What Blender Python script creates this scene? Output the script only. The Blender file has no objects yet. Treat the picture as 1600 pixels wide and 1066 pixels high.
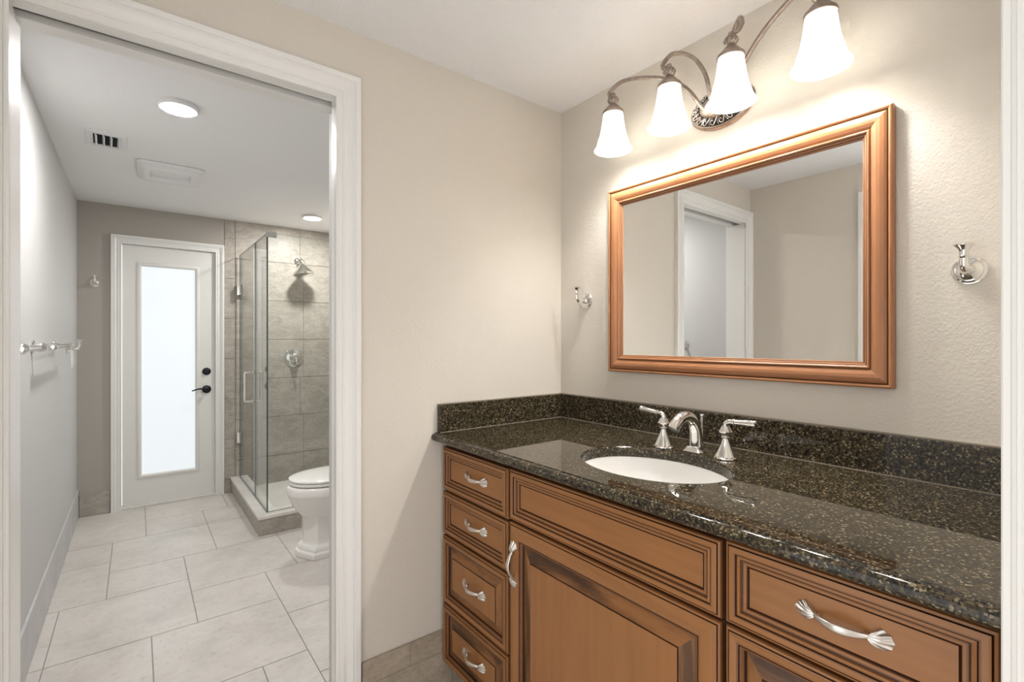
import bpy, bmesh, math, random
from math import sin, cos, pi, radians, sqrt
random.seed(7)
S = bpy.context.scene
COL = S.collection

# ------------------------------------------------------------------ camera
cd = bpy.data.cameras.new('camera'); cam = bpy.data.objects.new('camera', cd); COL.objects.link(cam)
cd.sensor_width = 36.0; cd.lens = 755 / 1600 * 36; cd.shift_y = -0.4 / 1600
cd.clip_start = 0.02
cam.location = (0, 0, 1.268); cam.rotation_euler = (pi / 2, 0, radians(-37.85))
S.camera = cam

# ------------------------------------------------------------------ world, exposure
S.view_settings.view_transform = 'Standard'; S.view_settings.look = 'None'
S.view_settings.exposure = 0.70; S.view_settings.gamma = 1.0; S.view_settings.use_curve_mapping = False
W = bpy.data.worlds.new('world'); S.world = W; W.use_nodes = True
W.node_tree.nodes['Background'].inputs[0].default_value = (0.99, 0.985, 0.98, 1)
W.node_tree.nodes['Background'].inputs[1].default_value = 1.22

LAMP = dict(shade_emit=0.70, bulb=6.4, disc_bath=265.0, disc_shower=305.0, lite=0.45)

# ------------------------------------------------------------------ material helpers
def srgb(r, g, b):
    f = lambda c: (c / 12.92 if c <= 0.04045 else ((c + 0.055) / 1.055) ** 2.4)
    return (f(r / 255), f(g / 255), f(b / 255), 1)

def mat(name, col, rough=0.5, metal=0.0, spec=0.5, **kw):
    m = bpy.data.materials.new(name); m.use_nodes = True
    b = m.node_tree.nodes['Principled BSDF']
    b.inputs['Base Color'].default_value = col
    b.inputs['Roughness'].default_value = rough
    b.inputs['Metallic'].default_value = metal
    b.inputs['Specular IOR Level'].default_value = spec
    for k, v in kw.items(): b.inputs[k].default_value = v
    return m

def nd(m, t, **kw):
    n = m.node_tree.nodes.new(t)
    for k, v in kw.items(): setattr(n, k, v)
    return n

def lk(m, a, b): m.node_tree.links.new(a, b)

def coords(m, scale=(1, 1, 1), rot=(0, 0, 0), loc=(0, 0, 0)):
    tc = nd(m, 'ShaderNodeTexCoord'); mp = nd(m, 'ShaderNodeMapping')
    mp.inputs['Scale'].default_value = scale; mp.inputs['Rotation'].default_value = rot
    mp.inputs['Location'].default_value = loc
    lk(m, tc.outputs['Object'], mp.inputs['Vector'])
    return mp.outputs['Vector']

def noise(m, vec, scale, detail=3, rough=0.55, dist=0.0):
    n = nd(m, 'ShaderNodeTexNoise'); n.inputs['Scale'].default_value = scale
    n.inputs['Detail'].default_value = detail; n.inputs['Roughness'].default_value = rough
    n.inputs['Distortion'].default_value = dist
    lk(m, vec, n.inputs['Vector']); return n.outputs['Fac']

def ramp(m, fac, stops, interp='LINEAR'):
    r = nd(m, 'ShaderNodeValToRGB'); r.color_ramp.interpolation = interp
    e = r.color_ramp.elements
    while len(e) < len(stops): e.new(0.5)
    for i, (p, c) in enumerate(stops): e[i].position = p; e[i].color = c
    lk(m, fac, r.inputs['Fac']); return r.outputs['Color']

def mixc(m, fac, a, b, mode='MIX'):
    n = nd(m, 'ShaderNodeMix', data_type='RGBA', blend_type=mode)
    if isinstance(fac, (int, float)): n.inputs[0].default_value = fac
    else: lk(m, fac, n.inputs[0])
    for s, v in ((6, a), (7, b)):
        if isinstance(v, tuple): n.inputs[s].default_value = v
        else: lk(m, v, n.inputs[s])
    return n.outputs[2]

def setcol(m, out): lk(m, out, m.node_tree.nodes['Principled BSDF'].inputs['Base Color'])

def bump(m, h, strength, dist=0.002):
    b = nd(m, 'ShaderNodeBump'); b.inputs['Strength'].default_value = strength
    b.inputs['Distance'].default_value = dist
    lk(m, h, b.inputs['Height']); lk(m, b.outputs['Normal'], m.node_tree.nodes['Principled BSDF'].inputs['Normal'])

def paint(name, col, peel=95, strength=0.6, rough=0.6, var=0.03, deep=0.0018):
    m = mat(name, col, rough, spec=0.3)
    v = coords(m)
    f = noise(m, v, 2.2, 3)
    lo = tuple(c * (1 - var) for c in col[:3]) + (1,)
    setcol(m, mixc(m, f, lo, col))
    bump(m, noise(m, v, peel, 4, 0.6), strength, deep)
    return m

# ------------------------------------------------------------------ materials
M = {}
M['wall'] = paint('beige_wall_paint', srgb(215, 208, 197), 150, 0.85)
M['ceil'] = paint('white_ceiling_paint', srgb(241, 241, 241), 85, 1.0, 0.7, 0.01, 0.0045)
M['bath_ceil'] = paint('white_bath_ceiling_paint', srgb(238, 238, 238), 70, 0.5, 0.7, 0.02)
M['bath_left'] = paint('pale_grey_bath_wall', srgb(202, 201, 200), 150, 0.6)
M['taupe'] = paint('taupe_far_wall', srgb(174, 168, 160), 150, 0.7)  # far bathroom wall, toned darker than the left one
M['trim'] = mat('white_semi_gloss_trim', srgb(233, 232, 229), 0.3, spec=0.5)
M['trim_bath'] = mat('white_bath_trim', srgb(232, 231, 228), 0.35)
M['doorw'] = mat('white_painted_door', srgb(226, 225, 221), 0.35)
M['dark_slot'] = mat('grey_metal_track', srgb(120, 115, 110), 0.5, spec=0.2)
M['china'] = mat('white_vitreous_china', srgb(236, 234, 230), 0.08, spec=0.6)
M['chrome'] = mat('polished_chrome', (0.82, 0.81, 0.79, 1), 0.07, 1.0)
M['nickel'] = mat('satin_nickel', (0.72, 0.68, 0.64, 1), 0.32, 1.0)
M['black'] = mat('oil_rubbed_bronze', srgb(38, 40, 44), 0.35, 0.6)
M['pewter'] = mat('antique_pewter', srgb(150, 136, 122), 0.38, 0.85)
_m = M['pewter']; setcol(_m, ramp(_m, noise(_m, coords(_m), 60, 4), [(0.35, srgb(146, 134, 124)), (0.65, srgb(172, 160, 150))]))
M['pewter_dark'] = mat('dark_pewter_recess', srgb(58, 52, 48), 0.5, 0.6)
M['plastic'] = mat('white_plastic', srgb(228, 228, 228), 0.4)
M['void'] = mat('painted_duct_shade', srgb(40, 42, 46), 0.8, spec=0.1)
M['mirror'] = mat('silvered_mirror', (0.93, 0.94, 0.93, 1), 0.0, 1.0)
M['caulk'] = mat('grey_caulk', srgb(150, 140, 126), 0.5)

# wood
def wood(name, base, dark, grain_axis, smudge=0.0, streak=None):
    m = mat(name, base, 0.36, spec=0.45)
    sc = [26, 26, 26]; sc[grain_axis] = 1.6
    v = coords(m, tuple(sc))
    f = noise(m, v, 1.4, 5, 0.6, 0.4)
    v2 = coords(m)
    f2 = noise(m, v2, 5.0, 3)
    c = ramp(m, f, [(0.3, dark), (0.62, base)])
    c2 = mixc(m, f2, tuple(x * 0.82 for x in base[:3]) + (1,), tuple(min(1, x * 1.12) for x in base[:3]) + (1,))
    out = mixc(m, 0.35, c2, c)
    if smudge:
        sm = noise(m, coords(m, streak or (9, 9, 9)), 1.0, 4, 0.62)
        s = ramp(m, sm, [(0.40, (0, 0, 0, 1)), (0.60, (smudge, smudge, smudge, 1))])
        out = mixc(m, s, out, srgb(58, 36, 20))
    setcol(m, out)
    return m
WB, WD = srgb(155, 105, 60), srgb(118, 76, 41)
M['wood'] = wood('glazed_maple', WB, WD, 2)
M['wood_h'] = wood('glazed_maple_horizontal', WB, WD, 1)
M['wood_slope'] = wood('glazed_maple_smudged', srgb(150, 100, 56), srgb(114, 72, 38), 1, 0.92, (14, 3.4, 14))
M['wood_slope_v'] = wood('glazed_maple_smudged_upright', srgb(156, 106, 60), srgb(120, 78, 42), 2, 0.80, (18, 22, 2.6))
M['wood_case'] = wood('gap_shaded_maple_case', srgb(62, 34, 18), srgb(44, 24, 12), 2)  # maple case darkened: shade in the gaps between fronts is in its colour
M['wood_edge'] = wood('glazed_maple_rubbed_edge', srgb(124, 80, 44), srgb(92, 56, 30), 1)
M['glaze'] = mat('dark_brown_glaze', srgb(56, 32, 17), 0.5, spec=0.3)
M['frame'] = wood('honey_maple_frame', srgb(160, 110, 74), srgb(130, 86, 54), 2)
M['frame_h'] = wood('honey_maple_frame_horizontal', srgb(160, 110, 74), srgb(130, 86, 54), 1)
M['frame_line'] = mat('frame_dark_line', srgb(74, 44, 26), 0.5, spec=0.3)

# granite
def granite():
    m = mat('dark_speckled_granite', srgb(40, 36, 30), 0.025, spec=0.36)
    v = coords(m)
    vo = nd(m, 'ShaderNodeTexVoronoi'); vo.inputs['Scale'].default_value = 290; lk(m, v, vo.inputs['Vector'])
    sep = nd(m, 'ShaderNodeSeparateColor'); lk(m, vo.outputs['Color'], sep.inputs[0])
    c = ramp(m, sep.outputs[0], [(0.0, srgb(18, 17, 15)), (0.30, srgb(34, 30, 25)), (0.48, srgb(62, 54, 41)), (0.66, srgb(94, 82, 59)),
                                (0.78, srgb(44, 42, 36)), (0.88, srgb(142, 130, 106)), (0.955, srgb(24, 23, 21))], 'CONSTANT')
    f = noise(m, v, 48, 4, 0.65)
    c2 = mixc(m, ramp(m, f, [(0.40, (0, 0, 0, 1)), (0.60, (1, 1, 1, 1))]), srgb(24, 21, 19), c)
    f3 = noise(m, v, 170, 3, 0.6)
    setcol(m, mixc(m, 0.5, c, mixc(m, ramp(m, f3, [(0.47, (0, 0, 0, 1)), (0.6, (1, 1, 1, 1))]), c2, srgb(88, 76, 52))))
    return m
M['granite'] = granite()

# stone tile
def stone(name, a, b, vein, scale=4.0, rough=0.4, pits=0.35, lo=None):
    m = mat(name, a, rough, spec=0.4)
    v = coords(m)
    f = noise(m, v, scale, 7, 0.68, 0.5)
    c = ramp(m, f, [(0.28, b), (0.66, a)])
    v2 = coords(m, (1.0, 2.2, 2.2))
    fv = noise(m, v2, scale * 2.6, 10, 0.78, 0.5)
    k = ramp(m, fv, [(0.50, (0, 0, 0, 1)), (0.555, (pits, pits, pits, 1)), (0.61, (0, 0, 0, 1))])
    c = mixc(m, k, c, vein)
    f4 = noise(m, v, scale * 11, 5, 0.7)
    c = mixc(m, ramp(m, f4, [(0.33, (0.32, 0.32, 0.32, 1)), (0.45, (0, 0, 0, 1))]), c, tuple(x * 0.6 for x in b[:3]) + (1,))
    setcol(m, c)
    return m
M['floor_tile'] = stone('pale_stone_floor_tile', srgb(217, 211, 206), srgb(194, 188, 182), srgb(222, 218, 212), 3.2, 0.36)
M['wall_tile'] = stone('taupe_stone_wall_tile', srgb(176, 169, 159), srgb(150, 143, 133), srgb(200, 193, 184), 4.5, 0.4, 0.5)
M['base_tile'] = stone('beige_stone_base_tile', srgb(178, 165, 148), srgb(150, 138, 122), srgb(194, 183, 168), 7, 0.45, 0.5)
M['base_tile_l'] = stone('grey_stone_base_tile', srgb(204, 202, 203), srgb(184, 182, 183), srgb(204, 201, 199), 6, 0.45, 0.4)
M['curb_cap'] = stone('cream_stone_cap', srgb(230, 226, 220), srgb(210, 205, 198), srgb(228, 224, 218), 4, 0.35, 0.4)
M['grout'] = mat('grey_grout', srgb(160, 156, 150), 0.8, spec=0.1)
M['grout_wall'] = mat('taupe_grout', srgb(152, 144, 133), 0.8, spec=0.1)

# glass
def glass_mat(name, col, rough=0.0):
    m = bpy.data.materials.new(name); m.use_nodes = True
    nt = m.node_tree; nt.nodes.clear()
    o = nt.nodes.new('ShaderNodeOutputMaterial'); g = nt.nodes.new('ShaderNodeBsdfGlossy'); t = nt.nodes.new('ShaderNodeBsdfTransparent')
    mx = nt.nodes.new('ShaderNodeMixShader'); fr = nt.nodes.new('ShaderNodeFresnel'); fr.inputs[0].default_value = 1.5
    ge = nt.nodes.new('ShaderNodeNewGeometry'); mi = nt.nodes.new('ShaderNodeMix'); mi.inputs[2].default_value = 1.5; mi.inputs[3].default_value = 1 / 1.5
    nt.links.new(ge.outputs['Backfacing'], mi.inputs[0]); nt.links.new(mi.outputs[0], fr.inputs[0])
    g.inputs['Roughness'].default_value = rough; t.inputs['Color'].default_value = col
    nt.links.new(fr.outputs[0], mx.inputs[0]); nt.links.new(t.outputs[0], mx.inputs[1]); nt.links.new(g.outputs[0], mx.inputs[2])
    nt.links.new(mx.outputs[0], o.inputs[0]); return m
M['glass'] = glass_mat('clear_shower_glass', (0.965, 0.98, 0.97, 1))
M['glass_edge'] = mat('green_glass_edge', srgb(44, 74, 72), 0.1, spec=0.6)

def emit(name, col, strength):
    m = bpy.data.materials.new(name); m.use_nodes = True
    b = m.node_tree.nodes['Principled BSDF']
    b.inputs['Base Color'].default_value = (0.8, 0.8, 0.8, 1)
    b.inputs['Emission Color'].default_value = col; b.inputs['Emission Strength'].default_value = strength
    b.inputs['Roughness'].default_value = 0.5
    return m
M['disc'] = emit('lit_diffuser', (1.0, 0.98, 0.96, 1), LAMP['disc_bath'])
M['disc2'] = emit('lit_shower_diffuser', (1.0, 0.98, 0.96, 1), LAMP['disc_shower'])
M['lite'] = emit('frosted_daylight_pane', (0.90, 0.965, 1.0, 1), 1.0)
M['lite'].node_tree.nodes['Principled BSDF'].inputs['Base Color'].default_value = (0.35, 0.36, 0.37, 1)
def shade_mat():
    m = bpy.data.materials.new('white_alabaster_glass'); m.use_nodes = True
    nt = m.node_tree; nt.nodes.clear()
    o = nt.nodes.new('ShaderNodeOutputMaterial')
    d = nt.nodes.new('ShaderNodeBsdfDiffuse'); t = nt.nodes.new('ShaderNodeBsdfTranslucent')
    e = nt.nodes.new('ShaderNodeEmission'); a = nt.nodes.new('ShaderNodeAddShader'); mx = nt.nodes.new('ShaderNodeMixShader')
    d.inputs[0].default_value = (0.88, 0.87, 0.84, 1); t.inputs[0].default_value = (0.90, 0.89, 0.85, 1)
    e.inputs[0].default_value = (1.0, 0.985, 0.955, 1); e.inputs[1].default_value = LAMP['shade_emit']
    mx.inputs[0].default_value = 0.16
    nt.links.new(d.outputs[0], mx.inputs[1]); nt.links.new(t.outputs[0], mx.inputs[2])
    nt.links.new(mx.outputs[0], a.inputs[0]); nt.links.new(e.outputs[0], a.inputs[1]); nt.links.new(a.outputs[0], o.inputs[0])
    return m
M['shade'] = shade_mat()

# ------------------------------------------------------------------ mesh helpers
class MB:
    def __init__(s): s.v = []; s.f = []; s.m = []
    def add(s, vs, fs, mi=0):
        b = len(s.v); s.v += [tuple(p) for p in vs]
        for f in fs: s.f.append(tuple(i + b for i in f)); s.m.append(mi)
    def box(s, x0, x1, y0, y1, z0, z1, mi=0):
        s.add([(x0, y0, z0), (x1, y0, z0), (x1, y1, z0), (x0, y1, z0), (x0, y0, z1), (x1, y0, z1), (x1, y1, z1), (x0, y1, z1)],
              [(0, 3, 2, 1), (4, 5, 6, 7), (0, 1, 5, 4), (1, 2, 6, 5), (2, 3, 7, 6), (3, 0, 4, 7)], mi)
    def loft(s, rings, closed=True, cap0=True, cap1=True, mi=0, mis=None):
        n = len(rings[0]); b = len(s.v)
        for r in rings: s.v += [tuple(p) for p in r]
        for i in range(len(rings) - 1):
            k = mis[i] if mis else mi
            for j in range(n if closed else n - 1):
                j2 = (j + 1) % n
                s.f.append((b + i * n + j, b + i * n + j2, b + (i + 1) * n + j2, b + (i + 1) * n + j)); s.m.append(k)
        if cap0: s.f.append(tuple(b + j for j in reversed(range(n)))); s.m.append(mis[0] if mis else mi)
        if cap1: s.f.append(tuple(b + (len(rings) - 1) * n + j for j in range(n))); s.m.append(mis[-1] if mis else mi)
    def lathe(s, prof, o=(0, 0, 0), ax=(0, 0, 1), n=32, flute=None, cap0=True, cap1=True, mi=0):
        """prof = [(radius, height)], along axis ax from o"""
        A = norm(ax); U = norm(cross(A, (0, 0, 1) if abs(A[2]) < 0.9 else (1, 0, 0))); V = cross(A, U)
        rings = []
        for r, h in prof:
            ring = []
            for k in range(n):
                t = 2 * pi * k / n
                rr = r * (1 + flute[1] * cos(flute[0] * t)) if flute else r
                rr = max(rr, 1e-5)
                ring.append(tuple(o[i] + A[i] * h + (U[i] * cos(t) + V[i] * sin(t)) * rr for i in range(3)))
            rings.append(ring)
        s.loft(rings, True, cap0, cap1, mi)
    def tube(s, path, rad, n=12, mi=0, flat=None, up=(0, 0, 1), cap=True):
        """rad: number or list; flat = list of (width, height) half sizes for an oval section"""
        N = len(path); rings = []
        for i, p in enumerate(path):
            a = path[max(0, i - 1)]; b = path[min(N - 1, i + 1)]
            T = norm(tuple(b[k] - a[k] for k in range(3)))
            if i == 0:
                U = cross(up, T)
                if ln(U) < 1e-3: U = cross((1, 0, 0), T)
                U = norm(U)
            else:
                d = sum(U[k] * T[k] for k in range(3)); U = norm(tuple(U[k] - d * T[k] for k in range(3)))
            V = cross(T, U)
            if flat: w, h = flat[i]
            else: w = h = rad[i] if isinstance(rad, (list, tuple)) else rad
            rings.append([tuple(p[k] + U[k] * cos(2 * pi * j / n) * w + V[k] * sin(2 * pi * j / n) * h for k in range(3)) for j in range(n)])
        s.loft(rings, True, cap, cap, mi)
    def obj(s, name, mats, parent=None, loc=(0, 0, 0), smooth=None, bevel=0, kind=None, normals=True, sub=0):
        me = bpy.data.meshes.new(name); me.from_pydata(s.v, [], s.f)
        for k in (mats if isinstance(mats, (list, tuple)) else [mats]): me.materials.append(M[k])
        me.polygons.foreach_set('material_index', s.m)
        if normals:
            bm = bmesh.new(); bm.from_mesh(me); bmesh.ops.remove_doubles(bm, verts=bm.verts, dist=1e-6)
            bmesh.ops.recalc_face_normals(bm, faces=bm.faces); bm.to_mesh(me); bm.free()
        if smooth:
            me.polygons.foreach_set('use_smooth', [True] * len(me.polygons)); me.set_sharp_from_angle(angle=radians(smooth))
        me.update()
        o = bpy.data.objects.new(name, me); COL.objects.link(o)
        o.location = loc
        if parent: o.parent = parent
        if bevel:
            b = o.modifiers.new('bevel', 'BEVEL'); b.width = bevel; b.segments = 2; b.limit_method = 'ANGLE'; b.harden_normals = False
        if sub:
            b = o.modifiers.new('sub', 'SUBSURF'); b.levels = sub; b.render_levels = sub
        if kind: o['kind'] = kind
        return o

def ln(a): return sqrt(sum(x * x for x in a))
def norm(a):
    l = ln(a) or 1; return tuple(x / l for x in a)
def cross(a, b): return (a[1] * b[2] - a[2] * b[1], a[2] * b[0] - a[0] * b[2], a[0] * b[1] - a[1] * b[0])

def spline(pts, n=10):
    """Catmull-Rom through pts"""
    out = []; P = [pts[0]] + list(pts) + [pts[-1]]
    for i in range(1, len(P) - 2):
        p0, p1, p2, p3 = P[i - 1], P[i], P[i + 1], P[i + 2]
        for k in range(n):
            t = k / n
            out.append(tuple(0.5 * (2 * b + (c - a) * t + (2 * a - 5 * b + 4 * c - d) * t * t + (3 * b - a - 3 * c + d) * t ** 3) for a, b, c, d in zip(p0, p1, p2, p3)))
    out.append(tuple(pts[-1])); return out

def thing(name, label, cat, loc=(0, 0, 0), group=None, rz=0):
    o = bpy.data.objects.new(name, None); COL.objects.link(o); o.empty_display_size = 0.05
    o.location = loc; o.rotation_euler = (0, 0, rz)
    return tag(o, label, cat, group)

def tag(o, label, cat, group=None):
    o['label'] = label; o['category'] = cat
    if group: o['group'] = group
    return o

def copy_tree(o, parent=None):
    c = o.copy(); COL.objects.link(c)
    if parent: c.parent = parent
    for ch in list(o.children): copy_tree(ch, c)
    return c

def structure(mb, name, mats, label=None, **kw):
    o = mb.obj(name, mats, kind='structure', **kw)
    if label: o['label'] = label
    return o

def panel_rings(mb, mapf, a0, a1, b0, b1, prof, back=True):
    """concentric rectangles; prof = [(inset, height, material of the band that follows)]; last band caps the middle.
    Vertical and horizontal bands take material and material+1 when given as a tuple."""
    rects = []
    for ins, h, _ in prof:
        rects.append([mapf(a0 + ins, b0 + ins, h), mapf(a1 - ins, b0 + ins, h), mapf(a1 - ins, b1 - ins, h), mapf(a0 + ins, b1 - ins, h)])
    b = len(mb.v)
    for r in rects: mb.v += r
    for i in range(len(rects) - 1):
        k = prof[i][2]
        for j in range(4):
            j2 = (j + 1) % 4
            mb.f.append((b + i * 4 + j, b + i * 4 + j2, b + (i + 1) * 4 + j2, b + (i + 1) * 4 + j))
            mb.m.append((k[0] if j % 2 == 0 else k[1]) if isinstance(k, tuple) else k)
    n = len(rects) - 1
    if prof[-1][2] is not None:
        k = prof[-1][2]; mb.f.append(tuple(b + n * 4 + j for j in range(4))); mb.m.append(k[1] if isinstance(k, tuple) else k)
    if back: mb.f.append((b, b + 3, b + 2, b + 1)); mb.m.append(prof[0][2] if not isinstance(prof[0][2], tuple) else prof[0][2][1])

# ------------------------------------------------------------------ room numbers
YA, XB, YF, H = 1.563, 1.490, 4.640, 2.278      # wall with the doorway, mirror wall, far bathroom wall, ceiling
XL, XBL = -0.305, -0.337                        # left walls of vanity room and bathroom
WT = 0.125                                      # doorway wall thickness
OX0, OX1, OZ = -0.227, 0.500, 2.045             # pocket-door opening

# ------------------------------------------------------------------ structure
# floor: grout bed with individually laid stone tiles
fb = MB()
fb.box(XBL - 0.12, XB + 0.12, -1.7, YF + 0.12, -0.06, -0.002, 1)
u = 0.1682; fx, fy = 0.0505, 2.080
tiles = [(-1, 2, 8, 11), (-4, -1, 6, 9), (-4, -1, 9, 11), (-3, 0, 11, 15.3), (0, 2, 11, 13), (0, 3, 13, 15.3), (2, 5, 11, 13), (2, 4, 8, 11),
         (-1, 1, 6, 8), (1, 4, 5, 8), (1, 3, 3, 5), (3, 5, 2, 5), (-2, 1, 3, 6), (-4, -2, 3, 6), (-4, -2, 0, 3), (-2, 0, 0, 3), (0, 3, 0, 3),
         (3, 5, -1, 2), (4, 7, 5, 8), (4, 6, 8, 11), (3, 5, 13, 15.3), (5, 7, 2, 5), (5, 9, -1, 2), (7, 9, 2, 5), (7, 9, 5, 8), (-4, -1, -3, 0), (-1, 2, -2, 0), (2, 3, -2, 0), (3, 6, -4, -1), (6, 9, -4, -1),
         (-4, -1, -5, -3), (-1, 1, -4, -2), (1, 3, -4, -2), (-1, 3, -6, -4), (-4, -1, -7, -5), (3, 5, -7, -4), (5, 7, -6, -4), (7, 9, -7, -4)]
g = 0.0022
for a, b, c, d in tiles:
    x0, x1, y0, y1 = max(fx + a * u, XBL), min(fx + b * u, XB), fy + c * u, min(fy + d * u, YF)
    if x1 - x0 > 0.02: fb.box(x0 + g, x1 - g, y0 + g, y1 - g, -0.002, 0.0, 0)
y = fy - 7 * u; k = 0
while y > -1.7:
    x = XBL - (k % 2) * 0.25
    while x < XB:
        x0, x1 = max(x, XBL), min(x + 0.504, XB)
        if x1 - x0 > 0.03: fb.box(x0 + g, x1 - g, y - 0.336 + g, y - g, -0.002, 0.0, 0)
        x += 0.504
    y -= 0.336; k += 1
structure(fb, 'floor', ['floor_tile', 'grout'])

mb = MB(); mb.box(XL - 0.15, XB + 0.12, -1.7, YA + WT / 2, H, H + 0.08); structure(mb, 'ceiling', 'ceil')
mb = MB(); mb.box(XBL - 0.12, XB + 0.12, YA + WT / 2, YF + 0.12, H, H + 0.08); structure(mb, 'ceiling_bath', 'bath_ceil')

# doorway wall (back of the vanity room): vanity side beige, bathroom side grey
mb = MB()
for x0, x1, z0, z1 in ((XL - 0.12, OX0 - 0.02, 0, H), (OX1 + 0.02, XB, 0, H), (OX0 - 0.02, OX1 + 0.02, OZ + 0.02, H)):
    mb.box(x0, x1, YA, YA + 0.03, z0, z1, 0)
    mb.box(x0 if x0 > -0.3 else XBL - 0.0, x1, YA + WT - 0.03, YA + WT, z0, z1, 1)
mb.box(XL - 0.12, OX0 - 0.02, YA + 0.03, YA + WT - 0.03, 0, H, 1)
mb.box(OX1 + 0.75, XB, YA + 0.03, YA + WT - 0.03, 0, H, 1)
mb.box(OX0 - 0.02, OX1 + 0.75, YA + 0.03, YA + WT - 0.03, OZ + 0.10, H, 1)
structure(mb, 'wall_back', ['wall', 'bath_left'])

mb = MB(); mb.box(XB, XB + 0.12, 0.0, YA + WT / 2, 0, H); structure(mb, 'wall_right', 'wall')
mb = MB(); mb.box(XB, XB + 0.12, YA + WT / 2, 3.47, 0, H); structure(mb, 'wall_bath_right', 'bath_left')
mb = MB(); mb.box(XBL - 0.12, XBL, YA + WT, YF + 0.12, 0, H); structure(mb, 'wall_bath_left', 'bath_left')
# left wall of the vanity room with a cased doorway beside the camera
LY0, LY1, LZ = -0.02, 0.869, 2.035
mb = MB()
mb.box(XL - 0.12, XL, LY1, YA, 0, H); mb.box(XL - 0.12, XL, -1.7, LY0, 0, H); mb.box(XL - 0.12, XL, LY0, LY1, LZ, H)
structure(mb, 'wall_left', 'wall')
# stub wall that ends the vanity niche
mb = MB(); mb.box(0.855, XB + 0.12, -0.04, 0.098, 0, H); structure(mb, 'wall_front', 'wall')

# far bathroom wall with the door opening
DX0, DX1, DZ = -0.088, 0.512, 1.995
mb = MB()
mb.box(XBL - 0.12, DX0 - 0.015, YF, YF + 0.12, 0, H); mb.box(DX1 + 0.015, 0.575, YF, YF + 0.12, 0, H)
mb.box(DX0 - 0.015, DX1 + 0.015, YF, YF + 0.12, DZ + 0.015, H)
structure(mb, 'wall_far', 'taupe')

# tiled part of the far wall and the tiled shower side wall
def tile_field(mb, mapf, a0, a1, rows, tw, off, gap=0.0018, dep=0.006):
    """rows = list of z joints"""
    for r in range(len(rows) - 1):
        a = a0 - (off[r % len(off)])
        while a < a1:
            x0, x1 = max(a, a0), min(a + tw, a1)
            if x1 - x0 > 0.008:
                q = [mapf(p, z, d) for d in (0, dep) for p, z in ((x0 + gap, rows[r] + gap), (x1 - gap, rows[r] + gap), (x1 - gap, rows[r + 1] - gap), (x0 + gap, rows[r + 1] - gap))]
                mb.add(q, [(3, 2, 1, 0), (4, 5, 6, 7), (0, 1, 5, 4), (1, 2, 6, 5), (2, 3, 7, 6), (3, 0, 4, 7)], 0)
            a += tw
mb = MB()
mb.box(0.575, XB + 0.12, YF + 0.004, YF + 0.12, 0, H, 1)
R1 = [0, 0.112, 0.447, 0.782, 1.117, 1.453, 1.788, 2.123, H]
R2 = [0.0, 0.26, 0.60, 0.94, 1.28, 1.62, 1.96, H]
mp = lambda a, z, d: (a, YF + 0.004 - d, z)
tile_field(mb, mp, 0.577, 0.655, R1, 0.2, [0])
tile_field(mb, mp, 0.655, XB, R2, 0.545, [0.0, 0.0, 0.03, 0.0])
structure(mb, 'wall_far_tiled', ['wall_tile', 'grout_wall'])
mb = MB()
mb.box(XB + 0.004, XB + 0.12, 3.47, YF, 0, H, 1)
tile_field(mb, lambda a, z, d: (XB + 0.004 - d, a, z), 3.47, YF - 0.004, R2, 0.545, [0, 0.27])
structure(mb, 'wall_shower_right', ['wall_tile', 'grout_wall'])

# tile baseboards (two courses with a bullnose lip)
def base(name, mapf, a0, a1, joints, mats, zt=0.208, split=0.128, dep=0.010):
    mb = MB()
    q = lambda p0, p1, z0, z1, d0, d1, mi: mb.add([mapf(p, z, d) for d in (d0, d1) for p, z in ((p0, z0), (p1, z0), (p1, z1), (p0, z1))],
        [(3, 2, 1, 0), (4, 5, 6, 7), (0, 1, 5, 4), (1, 2, 6, 5), (2, 3, 7, 6), (3, 0, 4, 7)], mi)
    q(a0, a1, 0, zt - 0.002, 0, dep - 0.002, 1)
    J = [a0] + [j for j in joints if a0 < j < a1] + [a1]
    for i in range(len(J) - 1):
        if split: q(J[i] + 0.0012, J[i + 1] - 0.0012, split + 0.0012, zt, 0, dep, 0)
        else: q(J[i] + 0.0012, J[i + 1] - 0.0012, 0.002, zt, 0, dep, 0)
    if split:
        J2 = [a0] + [j + 0.17 for j in joints if a0 < j + 0.17 < a1] + [a1]
        for i in range(len(J2) - 1): q(J2[i] + 0.0012, J2[i + 1] - 0.0012, 0.002, split - 0.0012, 0, dep, 0)
    return structure(mb, name, mats, bevel=0.002)
base('baseboard_back', lambda a, z, d: (a, YA - d, z), OX1 + 0.085, 0.973, [0.758], ['base_tile', 'grout_wall'])
base('baseboard_bath_left', lambda a, z, d: (XBL + d, a, z), YA + WT, YF, [1.9 + 0.336 * i for i in range(9)], ['base_tile_l', 'grout'], 0.2, 0)
base('baseboard_far', lambda a, z, d: (a, YF - d, z), XBL + 0.012, DX0 - 0.066, [], ['wall_tile', 'grout_wall'], 0.165, 0)
base('baseboard_left', lambda a, z, d: (XL + d, a, z), LY1 + 0.078, YA - 0.022, [], ['base_tile', 'grout_wall'])

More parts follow.
